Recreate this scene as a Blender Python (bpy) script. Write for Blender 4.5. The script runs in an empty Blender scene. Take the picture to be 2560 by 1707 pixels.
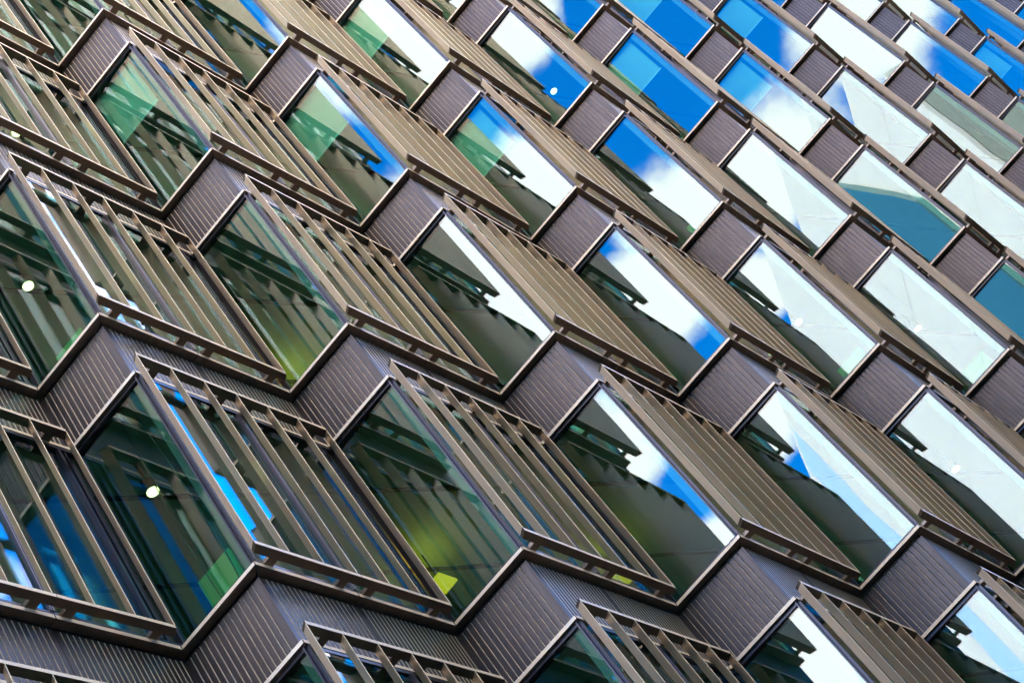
import bpy, bmesh, math, random
from mathutils import Matrix, Vector
R = math.radians
rnd = random.Random(7)

# ------------------------------------------------------------------ camera
GZ = 11.5                                   # ground is z = 0; the sill of storey 0 is 11.5 m up
scene = bpy.context.scene
cam_d = bpy.data.cameras.new('camera'); cam = bpy.data.objects.new('camera', cam_d)
scene.collection.objects.link(cam); scene.camera = cam
CX = Vector((0.7839, 0.0259, 0)); 
Rw = [(0.78392, -0.37091, -0.49784), (0.02590, 0.82072, -0.57074), (0.62029, 0.43451, 0.65302)]   # right, down, forward
rx, dn, fw = (Vector(v).normalized() for v in Rw)
dn = fw.cross(rx).normalized(); rx = dn.cross(fw).normalized()
M = Matrix((rx, -dn, -fw)).transposed().to_4x4()
M.translation = Vector((-7.77464, -8.89499, -9.90353 + GZ))
cam.matrix_world = M
cam_d.sensor_width = 36.0; cam_d.lens = 36.0 * 4554.9 / 2560.0
cam_d.clip_start = 0.1; cam_d.clip_end = 3000

# ------------------------------------------------------------------ sky, sun, exposure
SUN_EL, SUN_AZ = R(46), R(22)               # azimuth from +Y towards +X: the sun stands behind the facade
world = bpy.data.worlds.new('World'); scene.world = world; world.use_nodes = True
wn, wl = world.node_tree.nodes, world.node_tree.links
wn.clear()
def N(nodes, t, **kw):
    n = nodes.new(t)
    for k, v in kw.items(): setattr(n, k, v)
    return n
wout = N(wn, 'ShaderNodeOutputWorld')
bg = N(wn, 'ShaderNodeBackground'); bg.inputs['Strength'].default_value = 0.15
sky = N(wn, 'ShaderNodeTexSky', sky_type='NISHITA', sun_disc=False, sun_elevation=SUN_EL, sun_rotation=SUN_AZ)
sky.air_density = 1.0; sky.dust_density = 0.3; sky.ozone_density = 3.0
hsv = N(wn, 'ShaderNodeHueSaturation'); hsv.inputs['Hue'].default_value = 0.513; hsv.inputs['Saturation'].default_value = 1.85; hsv.inputs['Value'].default_value = 2.15
wl.new(sky.outputs[0], hsv.inputs['Color'])
tc = N(wn, 'ShaderNodeTexCoord')
noi = N(wn, 'ShaderNodeTexNoise'); noi.inputs['Scale'].default_value = 11.0; noi.inputs['Detail'].default_value = 5; noi.inputs['Roughness'].default_value = 0.62
wl.new(tc.outputs['Generated'], noi.inputs['Vector'])
# cumulus clouds: soft discs on the sky, their edges broken up by noise
clouds = [(-167, 51, 3.2), (-172.3, 44.8, 2.7), (-164.4, 40.0, 1.9), (-158.8, 38.2, 2.3), (-154.2, 39, 2.3), (-167.6, 38.8, 1.6), (-171.6, 41, 1.6), (-172.9, 36.4, 1.9),
          (-161.5, 38.6, 1.6), (-164.2, 36.6, 1.0), (-171.7, 31.2, 1.4), (-163.4, 48, 1.6), (-167.6, 44, 1.8), (-158, 35, 2), (-168.3, 33.9, 1.6), (-172.3, 27.3, 2.2), (16, 40, 9), (-30, 44, 9), (2, 60, 10), (-9, 37, 2.0)]  # the widest discs are added so the metal panels reflect whiter
for i in range(75):  # unseen clouds around the sky, added for whiter fill light
    a = rnd.uniform(-180, 180)
    e_ = rnd.uniform(8, 75)
    if a < -136 or a > 172 or (-25 < a < 35 and e_ < 62) or (90 < a and e_ < 72): continue
    clouds.append((a, e_, rnd.uniform(7, 15)))
acc = None
for az, el, rad in clouds:
    c = (math.cos(R(el)) * math.cos(R(az)), math.cos(R(el)) * math.sin(R(az)), math.sin(R(el)))
    d = N(wn, 'ShaderNodeVectorMath', operation='DOT_PRODUCT'); d.inputs[1].default_value = c
    wl.new(tc.outputs['Generated'], d.inputs[0])
    mr = N(wn, 'ShaderNodeMapRange'); mr.inputs['From Min'].default_value = math.cos(R(rad * 1.5)); mr.inputs['From Max'].default_value = math.cos(R(rad * 0.35))
    wl.new(d.outputs['Value'], mr.inputs['Value'])
    if acc is None: acc = mr.outputs[0]
    else:
        mx = N(wn, 'ShaderNodeMath', operation='MAXIMUM'); wl.new(acc, mx.inputs[0]); wl.new(mr.outputs[0], mx.inputs[1]); acc = mx.outputs[0]
ad = N(wn, 'ShaderNodeMath', operation='MULTIPLY_ADD'); ad.inputs[1].default_value = 0.62; wl.new(acc, ad.inputs[0])
wl.new(noi.outputs['Fac'], ad.inputs[2])
cr = N(wn, 'ShaderNodeMapRange', interpolation_type='SMOOTHSTEP'); cr.inputs['From Min'].default_value = 0.74; cr.inputs['From Max'].default_value = 1.0
wl.new(ad.outputs[0], cr.inputs['Value'])
mixc = N(wn, 'ShaderNodeMix', data_type='RGBA'); mixc.inputs['B'].default_value = (7.4, 7.2, 7.6, 1)
wl.new(cr.outputs[0], mixc.inputs['Factor']); wl.new(hsv.outputs[0], mixc.inputs['A'])
wl.new(mixc.outputs['Result'], bg.inputs['Color']); wl.new(bg.outputs[0], wout.inputs['Surface'])

sun_d = bpy.data.lights.new('sun', 'SUN'); sun = bpy.data.objects.new('sun', sun_d); scene.collection.objects.link(sun)
sun_d.energy = 5.0; sun_d.angle = R(0.53); sun_d.color = (1.0, 0.90, 0.78)
sdir = Vector((math.sin(SUN_AZ) * math.cos(SUN_EL), math.cos(SUN_AZ) * math.cos(SUN_EL), math.sin(SUN_EL)))
sun.rotation_euler = sdir.to_track_quat('Z', 'Y').to_euler(); sun.location = (20, 40, 70)

scene.view_settings.view_transform = 'Standard'; scene.view_settings.look = 'None'
scene.view_settings.gamma = 1.0; scene.view_settings.exposure = 3.05
cy = scene.cycles
cy.max_bounces = 14; cy.glossy_bounces = 8; cy.transparent_max_bounces = 20; cy.transmission_bounces = 8; cy.diffuse_bounces = 4
cy.use_denoising = True; cy.denoising_input_passes = 'RGB_ALBEDO_NORMAL'; cy.denoising_prefilter = 'ACCURATE'; cy.sample_clamp_indirect = 6.0; cy.blur_glossy = 0.3; cy.caustics_reflective = False; cy.caustics_refractive = False

# ------------------------------------------------------------------ materials
MATS = {}
def mat(name, color, rough=0.5, metal=0.0, spec=0.5, var=0.0, vscale=3.0, rvar=0.0, bump=0.0, bscale=60.0, orand=0.0, emit=0.0):
    m = bpy.data.materials.new(name); m.use_nodes = True
    n, l = m.node_tree.nodes, m.node_tree.links
    b = n['Principled BSDF']
    b.inputs['Base Color'].default_value = (*color, 1); b.inputs['Roughness'].default_value = rough
    b.inputs['Metallic'].default_value = metal; b.inputs['Specular IOR Level'].default_value = spec
    if emit:
        b.inputs['Emission Color'].default_value = (*color, 1); b.inputs['Emission Strength'].default_value = emit
    if var or rvar or orand:
        t = N(n, 'ShaderNodeTexCoord'); nz = N(n, 'ShaderNodeTexNoise'); nz.inputs['Scale'].default_value = vscale; nz.inputs['Detail'].default_value = 6
        l.new(t.outputs['Object'], nz.inputs['Vector'])
        oi = N(n, 'ShaderNodeObjectInfo')
        a = N(n, 'ShaderNodeMath', operation='MULTIPLY_ADD'); a.inputs[1].default_value = 2 * var; a.inputs[2].default_value = 1 - var
        l.new(nz.outputs['Fac'], a.inputs[0])
        a2 = N(n, 'ShaderNodeMath', operation='MULTIPLY_ADD'); a2.inputs[1].default_value = 2 * orand; a2.inputs[2].default_value = -orand
        l.new(oi.outputs['Random'], a2.inputs[0])
        s = N(n, 'ShaderNodeMath', operation='ADD'); l.new(a.outputs[0], s.inputs[0]); l.new(a2.outputs[0], s.inputs[1])
        v = N(n, 'ShaderNodeVectorMath', operation='SCALE'); v.inputs[0].default_value = color; l.new(s.outputs[0], v.inputs['Scale'])
        l.new(v.outputs[0], b.inputs['Base Color'])
        if rvar:
            r = N(n, 'ShaderNodeMath', operation='MULTIPLY_ADD'); r.inputs[1].default_value = 2 * rvar; r.inputs[2].default_value = rough - rvar
            nz2 = N(n, 'ShaderNodeTexNoise'); nz2.inputs['Scale'].default_value = vscale * 2.3; nz2.inputs['Detail'].default_value = 4
            l.new(t.outputs['Object'], nz2.inputs['Vector']); l.new(nz2.outputs['Fac'], r.inputs[0]); l.new(r.outputs[0], b.inputs['Roughness'])
    if bump:
        t = N(n, 'ShaderNodeTexCoord'); nz = N(n, 'ShaderNodeTexNoise'); nz.inputs['Scale'].default_value = bscale; nz.inputs['Detail'].default_value = 3
        l.new(t.outputs['Object'], nz.inputs['Vector'])
        bp = N(n, 'ShaderNodeBump'); bp.inputs['Strength'].default_value = bump; bp.inputs['Distance'].default_value = 0.01
        l.new(nz.outputs['Fac'], bp.inputs['Height']); l.new(bp.outputs[0], b.inputs['Normal'])
    MATS[name] = m
    return m
def weather(name, amount):
    # rain streaks: noise stretched along the height, in object space
    m = MATS[name]; n, l = m.node_tree.nodes, m.node_tree.links; b = n['Principled BSDF']
    src = b.inputs['Base Color'].links[0].from_socket
    t = N(n, 'ShaderNodeTexCoord'); oi = N(n, 'ShaderNodeObjectInfo')
    of = N(n, 'ShaderNodeVectorMath', operation='SCALE'); of.inputs[0].default_value = (91, 17, 43); l.new(oi.outputs['Random'], of.inputs['Scale'])
    av = N(n, 'ShaderNodeVectorMath', operation='ADD'); l.new(t.outputs['Object'], av.inputs[0]); l.new(of.outputs[0], av.inputs[1])
    mp = N(n, 'ShaderNodeMapping'); mp.inputs['Scale'].default_value = (9, 9, 0.7); l.new(av.outputs[0], mp.inputs['Vector'])
    nz = N(n, 'ShaderNodeTexNoise'); nz.inputs['Scale'].default_value = 1.6; nz.inputs['Detail'].default_value = 5; l.new(mp.outputs[0], nz.inputs['Vector'])
    r = N(n, 'ShaderNodeMapRange'); r.inputs['From Min'].default_value = 0.3; r.inputs['From Max'].default_value = 0.7; r.inputs['To Min'].default_value = 1 - amount; r.inputs['To Max'].default_value = 1 + amount * 0.6
    l.new(nz.outputs['Fac'], r.inputs['Value'])
    v = N(n, 'ShaderNodeVectorMath', operation='SCALE'); l.new(src, v.inputs[0]); l.new(r.outputs[0], v.inputs['Scale']); l.new(v.outputs[0], b.inputs['Base Color'])
def glass(name, refl_col, trans_col, base, k, wave=0.0, wscale=0.8):
    m = bpy.data.materials.new(name); m.use_nodes = True
    n, l = m.node_tree.nodes, m.node_tree.links; n.clear()
    o = N(n, 'ShaderNodeOutputMaterial'); mx = N(n, 'ShaderNodeMixShader')
    g = N(n, 'ShaderNodeBsdfGlossy'); g.inputs['Color'].default_value = (*refl_col, 1); g.inputs['Roughness'].default_value = 0.0
    t = N(n, 'ShaderNodeBsdfTransparent'); t.inputs['Color'].default_value = (*trans_col, 1)
    lw = N(n, 'ShaderNodeLayerWeight'); lw.inputs['Blend'].default_value = 0.5      # facing ^ 5: Schlick's curve, the same from both sides of the pane
    f = N(n, 'ShaderNodeMath', operation='POWER'); f.inputs[1].default_value = 5.0; l.new(lw.outputs['Facing'], f.inputs[0])
    a = N(n, 'ShaderNodeMath', operation='MULTIPLY_ADD', use_clamp=True); a.inputs[1].default_value = k; a.inputs[2].default_value = base
    l.new(f.outputs[0], a.inputs[0]); l.new(a.outputs[0], mx.inputs[0]); l.new(t.outputs[0], mx.inputs[1]); l.new(g.outputs[0], mx.inputs[2])
    if wave:
        tcn = N(n, 'ShaderNodeTexCoord'); oi = N(n, 'ShaderNodeObjectInfo')
        of = N(n, 'ShaderNodeVectorMath', operation='SCALE'); of.inputs[0].default_value = (37, 11, 53); l.new(oi.outputs['Random'], of.inputs['Scale'])
        av = N(n, 'ShaderNodeVectorMath', operation='ADD'); l.new(tcn.outputs['Object'], av.inputs[0]); l.new(of.outputs[0], av.inputs[1])
        nz = N(n, 'ShaderNodeTexNoise'); nz.inputs['Scale'].default_value = wscale; nz.inputs['Detail'].default_value = 1
        l.new(av.outputs[0], nz.inputs['Vector'])
        bp = N(n, 'ShaderNodeBump'); bp.inputs['Strength'].default_value = 1.0; bp.inputs['Distance'].default_value = wave
        l.new(nz.outputs['Fac'], bp.inputs['Height']); l.new(bp.outputs[0], g.inputs['Normal'])
    l.new(mx.outputs[0], o.inputs['Surface'])
    MATS[name] = m
    return m
mat('cream_lit_edge', (1.0, 0.85, 0.65), 0.5, 0.0, 0.25, var=0.05, vscale=3.0, orand=0.03)  # cream edges; light caught by front faces and groove walls put into the colour
mat('champagne', (0.92, 0.68, 0.46), 0.33, 0.5, var=0.05, vscale=2.0, rvar=0.06, orand=0.05)
mat('bronze_rail', (0.22, 0.155, 0.105), 0.42, 0.8, var=0.05, vscale=2.5, rvar=0.06, orand=0.04)
mat('sill_metal', (0.24, 0.165, 0.115), 0.42, 0.7, var=0.06, vscale=2.5, rvar=0.06, orand=0.04)
mat('ribbed_metal', (0.092, 0.067, 0.055), 0.42, 0.5, var=0.08, vscale=1.6, rvar=0.08, orand=0.06)
weather('ribbed_metal', 0.28); weather('champagne', 0.10); weather('sill_metal', 0.18)
mat('dark_frame', (0.05, 0.043, 0.048), 0.3, 0.4, var=0.05, rvar=0.05)
mat('shade_black', (0.012, 0.012, 0.013), 0.6)  # near-black colour standing in for shade in grooves and below sills
mat('mauve_post', (0.16, 0.125, 0.125), 0.35, 0.5, var=0.05, rvar=0.05)
glass('office_glass', (1.0, 0.94, 0.93), (0.57, 0.86, 0.75), 0.076, 0.85, wave=0.0008, wscale=1.1)
glass('street_glass', (0.75, 0.92, 1.0), (0.10, 0.16, 0.20), 0.5, 0.6, wave=0.002, wscale=0.5)
mat('teal_glass', (0.035, 0.12, 0.135), 0.25, var=0.1, vscale=0.3)
mat('ceiling_paint', (0.20, 0.25, 0.21), 0.7, var=0.03)
mat('beam_dark', (0.05, 0.055, 0.05), 0.6)
mat('core_paint', (0.24, 0.42, 0.24), 0.7, var=0.04)
mat('slab_concrete', (0.45, 0.44, 0.41), 0.8, var=0.1)
mat('green_board', (0.16, 0.55, 0.16), 0.6, var=0.05)
mat('white_panel', (0.68, 0.62, 0.585), 0.55, var=0.03, vscale=0.4, orand=0.02)
mat('blue_panel', (0.48, 0.62, 0.72), 0.3, var=0.03, vscale=0.4)
mat('blind_fabric', (0.62, 0.66, 0.60), 0.8)
mat('hem_bar', (0.95, 0.96, 0.93), 0.4)
mat('dark_brick', (0.045, 0.048, 0.042), 0.85, var=0.15, vscale=1.2)
mat('cream_stone', (0.62, 0.49, 0.34), 0.8, var=0.08, vscale=0.7)
mat('joint_dark', (0.30, 0.31, 0.28), 0.8)
mat('asphalt', (0.05, 0.05, 0.052), 0.85, var=0.15, vscale=1.5, bump=0.3, bscale=90)
mat('paving', (0.13, 0.125, 0.115), 0.8, var=0.12, vscale=0.8)
mat('kerb_stone', (0.36, 0.35, 0.33), 0.8, var=0.1)
mat('roof_felt', (0.12, 0.12, 0.12), 0.9, var=0.1)
mat('lamp_glow', (1.0, 0.74, 0.36), 0.5, emit=0.9)
mat('pendant_glow', (1.0, 0.56, 0.03), 0.5, emit=0.15)
mat('uplight_glow', (1.0, 0.52, 0.05), 0.5, emit=3.0)
mat('panel_glow', (0.75, 1.0, 0.85), 0.5, emit=0.9)
mat('lamp_black', (0.02, 0.02, 0.02), 0.4)
mat('monitor_case', (0.45, 0.42, 0.10), 0.4)

# ------------------------------------------------------------------ helpers
COL = scene.collection
def mesh(name, verts, faces, material):
    me = bpy.data.meshes.new(name); me.from_pydata(verts, [], faces); me.materials.append(MATS[material]); me.update()
    return me
class MB:
    def __init__(s): s.v, s.f = [], []
    def prism(s, plan, z0, z1):                 # plan: points counter-clockwise seen from above
        b = len(s.v); n = len(plan)
        s.v += [(x, y, z0) for x, y in plan] + [(x, y, z1) for x, y in plan]
        s.f += [tuple(b + i for i in range(n))[::-1], tuple(b + n + i for i in range(n))]
        s.f += [(b + i, b + (i + 1) % n, b + n + (i + 1) % n, b + n + i) for i in range(n)]
        return s
    def box(s, x0, x1, y0, y1, z0, z1): return s.prism([(x0, y0), (x1, y0), (x1, y1), (x0, y1)], z0, z1)
    def mesh(s, name, material, edge=None):      # edge = (second material, test(normal, centre)) for faces given another colour
        me = mesh(name, s.v, s.f, material)
        if edge:
            me.materials.append(MATS[edge[0]])
            for p in me.polygons:
                if edge[1](p.normal, p.center): p.material_index = 1
        return me
def link(name, data, parent=None, mw=None, loc=None):
    o = bpy.data.objects.new(name, data); COL.objects.link(o)
    if parent is not None: o.parent = parent
    if mw is not None: o.matrix_local = mw
    if loc is not None: o.location = loc
    return o
def tag(o, label=None, cat=None, group=None, kind=None):
    for k, v in (('label', label), ('category', cat), ('group', group), ('kind', kind)):
        if v: o[k] = v
    return o
def empty(name, loc=(0, 0, 0)):
    o = bpy.data.objects.new(name, None); COL.objects.link(o); o.location = loc; o.empty_display_size = 0.3
    return o

# ------------------------------------------------------------------ facade measures (from the photograph)
L, GX, GY, H = 2.8581, 0.3786, 0.9108, 3.7
eF = Vector((L - GX, GY, 0)); WF = eF.length; eF.normalize()
eG = Vector((GX, -GY, 0)); WG = eG.length; eG.normalize()
def frame_matrix(o, e):
    inw = Vector((-e.y, e.x, 0))                # local y points into the building
    return Matrix(((e.x, inw.x, 0, o.x), (e.y, inw.y, 0, o.y), (0, 0, 1, o.z), (0, 0, 0, 1)))
def P(b, f): return Vector((b * L, 0, f * H + GZ))
def V(b, f): return Vector((b * L - GX, GY, f * H + GZ))
def MF(b, f): return frame_matrix(P(b, f), eF)
def MG(b, f): return frame_matrix(V(b, f), eG)
cam_inv = M.inverted()
def project(w):
    c = cam_inv @ w
    if c.z > -0.1: return None
    return (1280 + 4554.9 * c.x / -c.z, 853.5 - 4554.9 * c.y / -c.z)
B0, B1, F0, F1 = -4, 15, -3, 6
vis = set()
for b in range(B0, B1 + 1):
    for f in range(F0, F1 + 1):
        for w in (P(b, f), V(b, f), V(b + 1, f), P(b, f + 1), V(b, f + 1), V(b + 1, f + 1), (P(b, f) + V(b + 1, f + 1)) / 2):
            q = project(w)
            if q and -260 < q[0] < 2820 and -260 < q[1] < 1967: vis.add((b, f))
need = set(vis)
for b, f in vis: need |= {(b - 1, f), (b - 1, f + 1)}
need = {k for k in need if B0 <= k[0] <= B1 and F0 <= k[1] <= F1}
cells = sorted(need)

building = empty('office_building', (10, 4, 0))
tag(building, 'office building with zigzag facade of tall windows, ribbed metal panels and champagne sunshades', 'building')
BI = building.matrix_world.inverted(); BI = Matrix.Translation((-10, -4, 0))
def part(name, me, mw): return link(name, me, building, BI @ mw)

# ---- shared meshes of one facade bay
ZS, ZH0, ZH1 = 0.037, 2.745, 2.785           # sill top, head trim
def band(x0, x1, conv0, conv1, d, z0, z1, name, material, gap=0.006):
    # a strip along the wall, mitred at both ends: conv = +1 at the outer corner, -1 at the inner corner, 0 square
    y1 = d
    a0 = {1: y1, -1: -y1, 0: 0}[conv0]; a1 = {1: -y1, -1: y1, 0: 0}[conv1]
    return MB().prism([(x0 + gap, 0), (x1 - gap, 0), (x1 - gap + a1, y1), (x0 + gap + a0, y1)], z0, z1).mesh(name, material, ('cream_lit_edge', lambda n, c: n.y < -0.9))
def ribbed(x0, x1, z0, z1, y, pitch, name, side=1):
    n = max(1, round((x1 - x0) / pitch)); p = (x1 - x0) / n; g, dp, e = 0.011, 0.018, 0.0025
    prof = [(x0, y)]
    for i in range(1, n):
        c = x0 + i * p
        prof += [(c - g / 2 - e, y), (c - g / 2, y + e), (c - g / 2, y + dp), (c + g / 2, y + dp), (c + g / 2, y + e), (c + g / 2 + e, y)]
    prof += [(x1, y)]
    v = [(a, b_, z0) for a, b_ in prof] + [(a, b_, z1) for a, b_ in prof]; k = len(prof)
    fcs = [(i, i + 1, k + i + 1, k + i) for i in range(k - 1)]
    yb = y + 0.045; q = len(v)
    v += [(x0, yb, z0), (x1, yb, z0), (x1, yb, z1), (x0, yb, z1)]
    fcs += [(q + 1, q, q + 3, q + 2), (0, k, q + 3, q), (k - 1, q + 1, q + 2, 2 * k - 1)]
    fcs += [tuple([q, q + 1] + list(range(k - 1, -1, -1))), tuple([q + 2, q + 3] + list(range(k, 2 * k)))]
    me = mesh(name, v, fcs, 'ribbed_metal'); me.materials.append(MATS['cream_lit_edge']); me.materials.append(MATS['shade_black'])
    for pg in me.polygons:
        if y + 0.001 < pg.center.y < y + dp - 0.001 and pg.normal.x * side > 0.4: pg.material_index = 1  # one groove wall coloured bright for the light it catches
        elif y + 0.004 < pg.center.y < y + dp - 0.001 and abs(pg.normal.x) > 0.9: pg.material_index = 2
        elif abs(pg.center.y - y - dp) < 1e-4: pg.material_index = 2  # groove floor and opposite wall blackened as shade
    return me
INS = 0.078
XM = 1.30
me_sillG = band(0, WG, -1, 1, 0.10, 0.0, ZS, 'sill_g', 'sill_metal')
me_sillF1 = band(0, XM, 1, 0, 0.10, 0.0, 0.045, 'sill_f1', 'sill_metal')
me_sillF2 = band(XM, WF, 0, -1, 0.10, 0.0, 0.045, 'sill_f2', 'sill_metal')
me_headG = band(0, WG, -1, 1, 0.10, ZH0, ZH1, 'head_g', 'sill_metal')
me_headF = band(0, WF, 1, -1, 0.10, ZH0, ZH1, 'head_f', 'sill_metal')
SP0, SP1 = ZH1 - H, -0.05
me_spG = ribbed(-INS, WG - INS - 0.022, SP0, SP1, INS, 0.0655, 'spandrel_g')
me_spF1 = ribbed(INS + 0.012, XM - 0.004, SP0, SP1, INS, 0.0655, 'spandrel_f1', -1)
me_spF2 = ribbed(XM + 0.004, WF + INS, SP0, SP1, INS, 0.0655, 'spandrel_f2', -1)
me_stripG = MB().box(-0.14, WG - 0.14, 0.128, 0.15, SP1 - 0.03, 0.074).mesh('shade_strip_g', 'shade_black')  # black strip put in as the dark shade under the sill
me_stripF = MB().box(0.13, WF + 0.14, 0.128, 0.15, SP1 - 0.03, 0.080).mesh('shade_strip_f', 'shade_black')
me_edge = MB().box(WG - INS - 0.018, WG - INS + 0.004, INS - 0.004, INS + 0.05, SP0, SP1).mesh('corner_bead', 'ribbed_metal')
# glass-side window (narrow face): frame, pane, corner post
m = MB()
m.box(-0.05, WG - 0.05, 0.036, 0.127, 0.046, 0.078)                       # bottom bar
m.box(-0.05, WG - 0.05, 0.036, 0.13, 2.705, ZH0 - 0.008)                 # top bar
m.box(-0.05, 0.004, 0.050, 0.13, 0.078, 2.705)                           # jamb in the inner corner
m.box(WG - 0.050, WG - 0.034, 0.018, 0.060, 0.046, ZH0 - 0.008)                # outer bead
me_frG = m.mesh('window_frame_g', 'dark_frame')
def pane(x0, x1, y_at, z0, z1, name):            # the panes sit very slightly askew to the sill line, as their reflections show
    ya, yb = y_at(x0), y_at(x1)
    return MB().prism([(x0, ya), (x1, yb), (x1, yb + 0.014), (x0, ya + 0.014)], z0, z1).mesh(name, 'office_glass')
yG = lambda x: 0.080 - 0.0269 * x
yF = lambda x: 0.006 + 0.0122 * x
me_paneG = pane(0.004, WG - 0.050, yG, 0.078, 2.705, 'pane_g')
me_postG = MB().box(WG - 0.150, WG - 0.062, 0.075, 0.16, 0.079, 2.704).mesh('post_g', 'mauve_post')
# fin-side window (wide face)
m = MB()
m.box(0.05, WF + 0.03, 0.004, 0.127, 0.054, 0.085)
m.box(0.05, WF + 0.03, 0.004, 0.13, 2.700, ZH0 - 0.008)
m.box(0.046, 0.064, 0.001, 0.045, 0.085, 2.700)
m.box(2.440, 2.475, -0.004, 0.13, 0.085, 2.700)
m.box(2.497, 2.520, 0.030, 0.13, 0.085, 2.700)
m.box(2.545, 2.566, 0.018, 0.13, 0.085, 2.700)
m.box(2.475, WF + 0.03, 0.060, 0.12, 0.085, 2.700)
me_frF = m.mesh('window_frame_f', 'dark_frame')
me_paneF1 = pane(0.064, XM - 0.022, yF, 0.085, 2.700, 'pane_f1')
me_paneF2 = pane(XM + 0.022, 2.440, yF, 0.085, 2.700, 'pane_f2')
me_mull = MB().box(XM - 0.022, XM - 0.004, -0.008, 0.14, 0.085, 2.700).box(XM + 0.004, XM + 0.022, -0.008, 0.14, 0.085, 2.700).box(XM - 0.004, XM + 0.004, 0.012, 0.14, 0.085, 2.700).mesh('mullion_f', 'mauve_post')
# sunshade: two rails, seven angled blades, eight brackets
SX0, SX1, SYF, SYB = -0.115, 2.465, -0.165, -0.075
ZB0, ZB1, ZT0, ZT1 = 0.040, 0.080, 2.752, 2.792
xm = 1.21
def rail(z0, z1, name):
    nd = SYB - 0.004                            # the butt joint half way along, cut from the front
    return MB().prism([(SX0, SYF), (xm - 0.003, SYF), (xm - 0.003, nd), (xm + 0.003, nd), (xm + 0.003, SYF), (SX1, SYF), (SX1 + 0.055, SYB), (SX0 + 0.055, SYB)], z0, z1).mesh(name, 'bronze_rail', ('cream_lit_edge', lambda n, c: n.y < -0.9 and c.y < SYF + 0.01))
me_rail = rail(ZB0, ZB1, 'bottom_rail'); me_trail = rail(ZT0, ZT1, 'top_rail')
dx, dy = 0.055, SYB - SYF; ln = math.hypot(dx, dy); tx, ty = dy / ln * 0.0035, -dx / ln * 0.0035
me_fin = MB().prism([(-tx, -ty), (tx, ty), (dx + tx, dy + ty), (dx - tx, dy - ty)], ZB1, ZT0).mesh('fin', 'champagne', ('cream_lit_edge', lambda n, c: c.y < 0.01 and abs(n.z) < 0.5))
def bracket(z0, z1, name):
    m = MB().box(-0.05, 0.05, SYB - 0.002, 0.05, z0, z0 + 0.008)
    m.box(-0.056, -0.050, SYB - 0.002, 0.05, z0, z1)
    return m.mesh(name, 'bronze_rail')
me_brB = bracket(ZB0 + 0.002, ZB1, 'bracket_low'); me_brT = bracket(ZT0 + 0.002, ZT1 - 0.004, 'bracket_top')

me_blind = MB().box(0.06, WG - 0.215, 0.150, 0.153, 1.70, 2.70).mesh('blind', 'blind_fabric')
me_hem = MB().box(0.055, WG - 0.205, 0.142, 0.160, 1.675, 1.70).mesh('hem_bar', 'hem_bar')
BLINDS = {(1, 2), (2, 2), (3, 2), (3, 3), (5, 3), (6, 3), (7, 4), (6, 4), (10, 4)}
I4 = Matrix.Identity(4)
def T(x, y, z): return Matrix.Translation((x, y, z))
for b, f in cells:
    mg, mf = MG(b, f), MF(b, f)
    w = part('corner_window', me_frG, mg)
    for nm, me in (('pane', me_paneG), ('corner_post', me_postG), ('sill', me_sillG), ('head_trim', me_headG)): link(nm, me, w, I4)
    if (b, f) in BLINDS: link('blind', me_blind, w, I4); link('hem_bar', me_hem, w, I4)
    w = part('bay_window', me_frF, mf)
    for nm, me in (('pane', me_paneF1), ('pane', me_paneF2), ('mullion', me_mull), ('sill', me_sillF1), ('sill', me_sillF2), ('head_trim', me_headF)): link(nm, me, w, I4)
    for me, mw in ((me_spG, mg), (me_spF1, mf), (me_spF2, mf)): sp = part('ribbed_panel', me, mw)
    part('corner_bead', me_edge, mg); part('shade_strip', me_stripG, mg); part('shade_strip', me_stripF, mf)
    s = part('sunshade', me_rail, mf)
    link('top_rail', me_trail, s, I4)
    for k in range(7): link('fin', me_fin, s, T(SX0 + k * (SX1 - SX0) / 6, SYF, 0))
    for xc in (0.18, 1.06, 1.42, 2.33):
        link('bracket', me_brB, s, T(xc, 0, 0)); link('bracket', me_brT, s, T(xc, 0, 0))

# ---- slabs with ceilings, core wall, plain outer wall where the photograph does not reach, roof
def outline(inset, b0, b1):
    pts = []
    nF = Vector((eF.y, -eF.x, 0)); nG = Vector((eG.y, -eG.x, 0))
    for b in range(b0, b1 + 1):
        v_, p_ = V(b, 0), P(b, 0)
        off = -(nF + nG) * inset
        pts += [(v_.x + off.x, v_.y + off.y), (p_.x + off.x, p_.y + off.y)]
    return pts
YB = 9.0
for f in range(F0 - 1, F1 + 2):
    o = outline(0.15, B0, B1)
    plan = o + [(o[-1][0], YB), (o[0][0], YB)]
    z0 = f * H + GZ
    part('floor_slab', MB().prism(plan, z0 - 0.80, z0 - 0.10).mesh('floor_slab', 'slab_concrete'), I4)
    part('ceiling', MB().prism(plan, z0 - 0.86, z0 - 0.805).mesh('ceiling', 'ceiling_paint'), I4)
    for yb in (1.55, 2.75, 4.0):
        part('ceiling_strip', MB().box(o[0][0] + 0.2, o[-1][0] - 0.2, yb, yb + 0.05, z0 - 0.885, z0 - 0.862).mesh('ceiling_strip', 'beam_dark'), I4)
x0, x1 = outline(0.15, B0, B1)[0][0], outline(0.15, B0, B1)[-1][0]
part('core_wall', MB().box(x0, x1, 5.2, 5.4, 0.0, GZ + (F1 + 1) * H - 0.9).mesh('core_wall', 'core_paint'), I4)
part('rear_wall', MB().box(x0, x1, YB, YB + 0.3, 0.0, GZ + (F1 + 1) * H).mesh('rear_wall', 'ribbed_metal'), I4)
m = MB()
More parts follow.
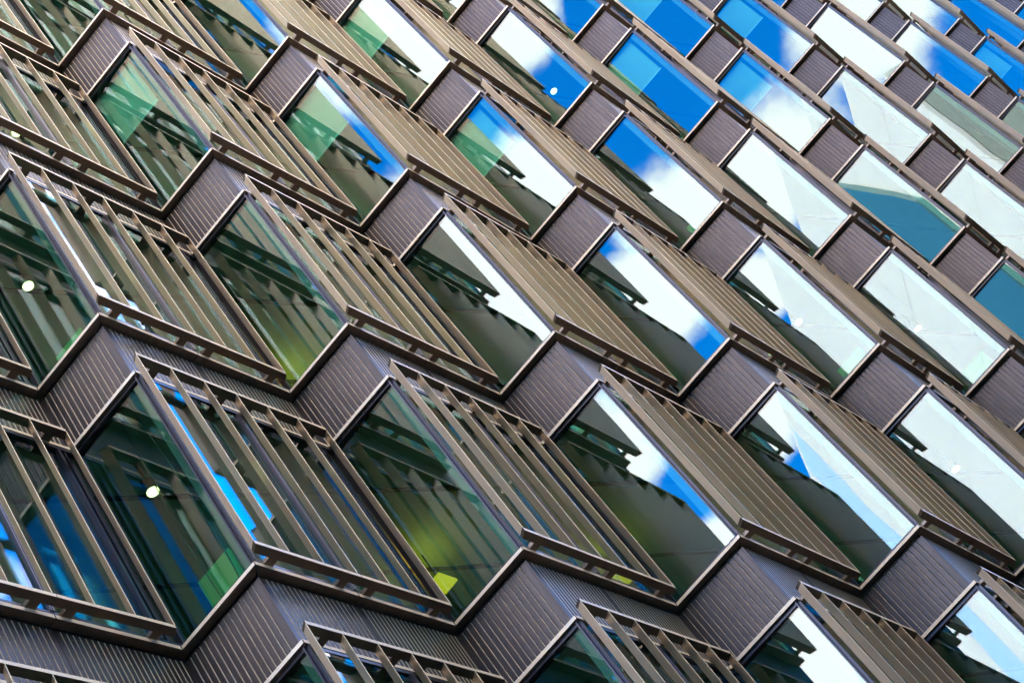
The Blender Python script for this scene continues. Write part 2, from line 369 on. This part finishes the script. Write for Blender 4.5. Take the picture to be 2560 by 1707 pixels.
for b in range(B0, B1 + 1):
    for f in range(F0 - 1, F1 + 1):
        if (b, f) in need: continue
        z0 = max(0.0, f * H + GZ + SP0); z1 = (f + 1) * H + GZ + SP0
        for o_, e, w_ in ((P(b, 0), eF, WF), (V(b, 0), eG, WG)):
            i_ = Vector((-e.y, e.x, 0)); a = o_ + i_ * 0.09; c = a + e * w_
            m.prism([(a.x, a.y), (c.x, c.y), (c.x + i_.x * .05, c.y + i_.y * .05), (a.x + i_.x * .05, a.y + i_.y * .05)], z0, z1)
part('outer_wall', m.mesh('outer_wall', 'ribbed_metal'), I4)
o = outline(-0.05, B0, B1)
part('parapet', MB().prism(o + [(o[-1][0], YB + .3), (o[0][0], YB + .3)], GZ + (F1 + 1) * H - 0.1, GZ + (F1 + 1) * H + 0.5).mesh('parapet', 'roof_felt'), I4)
for xx in (x0 - 0.3, x1):
    part('end_wall', MB().box(xx, xx + 0.3, GY, YB, 0, GZ + (F1 + 1) * H).mesh('end_wall', 'ribbed_metal'), I4)

# ------------------------------------------------------------------ the street
def struct(name, me): return tag(link(name, me), kind='structure')
struct('ground', mesh('ground', [(-400, -400, -.02), (400, -400, -.02), (400, 400, -.02), (-400, 400, -.02)], [(0, 1, 2, 3)], 'paving'))
struct('road', MB().box(-200, 200, -9.6, -3.6, -0.10, -0.004).mesh('road', 'asphalt'))
struct('pavement', MB().box(-200, 200, -3.3, 1.2, -0.10, 0.10).mesh('pavement', 'paving'))
struct('far_pavement', MB().box(-200, 200, -11.9, -9.9, -0.10, 0.10).mesh('far_pavement', 'paving'))
struct('kerb', MB().box(-200, 200, -3.6, -3.3, -0.10, 0.12).mesh('kerb', 'kerb_stone'))
struct('far_kerb', MB().box(-200, 200, -9.9, -9.6, -0.10, 0.12).mesh('far_kerb', 'kerb_stone'))

# ------------------------------------------------------------------ white building across the street (seen in the glass)
AY, AX0, AX1, AT = -11.9, -82.0, -4.0, 38.0 + GZ
A = empty('white_building', (-43, -20, 0))
tag(A, 'tall white panelled building with blue glass strips mirrored in the windows', 'building')
AI = T(43, 20, 0)
def apart(name, me, parent=None): return link(name, me, A, AI)
apart('wall', MB().box(AX0, AX1, -32, AY - 0.25, 0, AT - 0.3).mesh('a_wall', 'joint_dark'))
apart('roof', MB().box(AX0 - 0.1, AX1 + 0.1, -32.1, AY - 0.003, AT - 0.3, AT).mesh('a_roof', 'white_panel'))
ZR = GZ + 20.5
rows = [ZR, GZ + 25.6, GZ + 30.0, GZ + 35.3, AT - 0.3]
cols = [-82, -73, -64, -57, -49.2, -45.2, -33, -22, -13, -4]
for i in range(len(cols) - 1):
    x, x2 = cols[i], cols[i + 1]
    for j in range(4):
        apart('panel', MB().box(x + 0.012, x2 - 0.012, AY - 0.2, AY, rows[j] + 0.012, rows[j + 1] - 0.012).mesh('a_panel', 'blue_panel' if i == 4 else 'white_panel'))
x, n_ = AX0, 0
while x < AX1 - 0.5:
    x2 = min(x + 2.6, AX1)
    if n_ % 4 != 1:
        apart('window_strip', MB().box(x + 0.05, x2 - 0.05, AY - 0.2, AY - 0.10, 4.0, ZR - 0.05).mesh('window_strip', 'street_glass'))
    else:
        m = MB(); k = max(1, int((x2 - x) / 0.60)); p_ = (x2 - x) / k
        for i in range(k): m.box(x + i * p_ + 0.03, x + (i + 1) * p_ - 0.03, AY - 0.2, AY, 4.0, ZR - 0.03)
        tag(apart('ribbed_cladding', m.mesh('ribbed_cladding', 'white_panel')), kind='stuff')
    n_ += 1
    x = x2
st = empty('glass_stair_tower', (-14.5, AY, 0))
tag(st, 'teal glass stair tower with slanted top mirrored in the windows', 'tower')
def wedge(x0, x1, za, zb, name, material, y0, y1):
    v = [(x0, y0, 0.1), (x1, y0, 0.1), (x1, y1, 0.1), (x0, y1, 0.1), (x0, y0, za), (x1, y0, zb), (x1, y1, zb), (x0, y1, za)]
    return mesh(name, [(a + 14.5, b_ - AY, c) for a, b_, c in v], [(3, 2, 1, 0), (4, 5, 6, 7), (0, 1, 5, 4), (1, 2, 6, 5), (2, 3, 7, 6), (3, 0, 4, 7)], material)
link('glazing', wedge(-17.2, -12.1, GZ + 38.2, GZ + 30.4, 'glazing', 'teal_glass', AY + 0.02, AY + 0.30), st)

# added brick building, unseen: blocks sky light farther along the far side
Bb = empty('added_brick_building', (45, -22, 0))
tag(Bb, 'added dark brick building across the street, unseen, blocks sky light beyond the white one', 'building')
BX0, BX1, BT = 9.0, 95.0, 45.5
bi = T(-45, 22, 0)
link('wall', MB().box(BX0, BX1, -32, AY, 0, BT).mesh('brick_wall', 'dark_brick'), Bb, bi)
link('roof', MB().box(BX0 - 0.2, BX1 + 0.2, -32.2, AY + 0.2, BT, BT + 0.4).mesh('brick_roof', 'roof_felt'), Bb, bi)
for i in range(24):
    for j in range(11):
        x_, z_ = BX0 + 1.2 + i * 3.5, 5.0 + j * 3.5
        wv = link('window', MB().box(x_, x_ + 1.7, AY - 0.02, AY + 0.03, z_, z_ + 2.2).mesh('b_window', 'street_glass'), Bb, bi)

# added stone building, unseen: bounces tan light onto the fins from the gap
Cc = empty('added_stone_building', (2.5, -22, 0))
tag(Cc, 'added cream stone building, unseen, bounces warm light from between the white and the brick one', 'building')
ci = T(-2.5, 22, 0); CT = GZ + 24.0
link('wall', MB().box(-3.8, 8.8, -32, AY, 0, CT).mesh('stone_wall', 'cream_stone'), Cc, ci)
link('cornice', MB().box(-3.8, 8.8, -32, AY + 0.35, CT, CT + 0.6).mesh('stone_cornice', 'cream_stone'), Cc, ci)
for i in range(4):
    for j in range(8):
        x_, z_ = -2.6 + i * 3.1, 4.6 + j * 3.7
        link('window', MB().box(x_, x_ + 1.3, AY - 0.02, AY + 0.03, z_, z_ + 2.1).mesh('c_window', 'street_glass'), Cc, ci)

# ------------------------------------------------------------------ things inside the rooms
def inside(px, py, z):                          # where the line of sight through a photo pixel reaches height z
    d = rx * ((px - 1280) / 4554.9) + dn * ((py - 853.5) / 4554.9) + fw
    o_ = M.translation; t = (z - o_.z) / d.z
    return o_ + d * t
def disc_mesh(r, h, n, name, material):
    return MB().prism([(r * math.cos(2 * math.pi * i / n), r * math.sin(2 * math.pi * i / n)) for i in range(n)], 0, h).mesh(name, material)
me_bulb = disc_mesh(0.062, 0.012, 20, 'lamp_lens', 'lamp_glow'); me_can = disc_mesh(0.074, 0.13, 20, 'lamp_can', 'lamp_black'); me_rod = disc_mesh(0.010, 1.0, 8, 'lamp_rod', 'lamp_black')
lamp_spots = [(383, 1230, 0, 'round warm spotlight behind the large window with a green board and cables'), (71, 716, 1, 'round warm spotlight in the window one storey above the hanging cables'), (1385, 229, 3, 'round spotlight showing against blue sky and cloud in the glass'),
    (42, 332, 2, 'round spotlight glimpsed under a sunshade rail through a bay window'), (1997, 806, 1, 'faint round spotlight in the pane crossed by a thin dark joint line'), (2296, 822, 1, 'faint round spotlight in the pane wholly filled by the pale mirrored building'), (2390, 1173, 0, 'faint round spotlight low behind a pale pane beside golden brown fins')]
def lamp(p, zc, lab):
    r_ = empty('ceiling_lamp', p)
    tag(r_, lab, 'lamp', 'spotlights under the office ceilings')
    link('lens', me_bulb, r_); link('can', me_can, r_, T(0, 0, 0.012))
    rod = link('rod', me_rod, r_, T(0, 0, 0.14)); rod.scale = (1, 1, max(0.02, zc - p.z - 0.14))
    return r_
for px, py, f, lab in lamp_spots:
    zc = (f + 1) * H + GZ - 0.86
    p = inside(px, py, zc - 0.42); lamp(p, zc, lab)

# flat yellow pendant lamps: their warm light glows on the ceilings
me_shade = MB().box(-0.16, 0.16, -0.11, 0.11, 0, 0.035).mesh('lamp_panel', 'pendant_glow', ('uplight_glow', lambda n, c: n.z > 0.5))
for px, py, f, lab in ((1107, 1460, 0, 'flat yellow pendant lamp low in the window beside a dark jamb'), (1557, 1450, 0, 'yellow pendant lamp glowing behind the sunshade rail'), (772, 985, 1, 'yellow pendant lamp in the greenish room above the ribbed panels')):
    zc = (f + 1) * H + GZ - 0.86
    p = inside(px, py, zc - 0.50)
    r_ = empty('pendant_lamp', p); r_.rotation_euler.z = R(20)
    tag(r_, lab, 'lamp')
    link('panel', me_shade, r_); rod = link('rod', me_rod, r_, T(0, 0, 0.035)); rod.scale = (1, 1, 0.465)

# green boards standing on the floor close behind some corner windows, and two hanging cables
def green_board(b, f, x0, x1, h, lab):
    r_ = tag(link('green_board', MB().box(x0, x1, 0, 0.03, -0.10, h).mesh('green_board', 'green_board'), None, MG(b, f) @ T(0, 0.26, 0)), lab, 'board')
for b, f, x0, x1, h, lab in ((0, 0, 0.30, 0.72, 0.62, 'green board behind the large window with hanging cables'), (4, 2, 0.30, 0.78, 0.42, 'green board low behind the window reflecting blue sky and cloud'),
        (5, 1, 0.25, 0.70, 0.48, 'green board low behind the window filled by the white building'), (4, 1, 0.30, 0.75, 0.40, 'green board low behind the window with a white wedge of sky'), (0, 1, 0.20, 0.60, 0.45, 'green board behind the window beside the first sunshade'), (3, 3, 0.25, 0.75, 0.35, 'green board at the foot of a window full of white cloud')):
    green_board(b, f, x0, x1, h, lab)
def cable(b, f, x, z0, z1, sway, lab):
    m = MB(); n = 14; r0 = 0.006; v = []; fc = []
    for i in range(n + 1):
        t = i / n; cx = x + sway * math.sin(t * 3.1) * t; cz = z1 + (z0 - z1) * t
        v += [(cx + r0 * math.cos(a_ * math.pi / 3), r0 * math.sin(a_ * math.pi / 3), cz) for a_ in range(6)]
    for i in range(n):
        for a_ in range(6): fc.append((i * 6 + a_, i * 6 + (a_ + 1) % 6, (i + 1) * 6 + (a_ + 1) % 6, (i + 1) * 6 + a_))
    tag(link('hanging_cable', mesh('hanging_cable', v, fc, 'lamp_black'), None, MG(b, f) @ T(0, 0.20, 0)), lab, 'cable')
cable(0, 0, 0.66, -0.10, 2.84, 0.10, 'thin black cable hanging in front of the green board')
cable(0, 0, 0.48, -0.10, 2.84, -0.07, 'thin black cable hanging nearer the inner corner of the window')
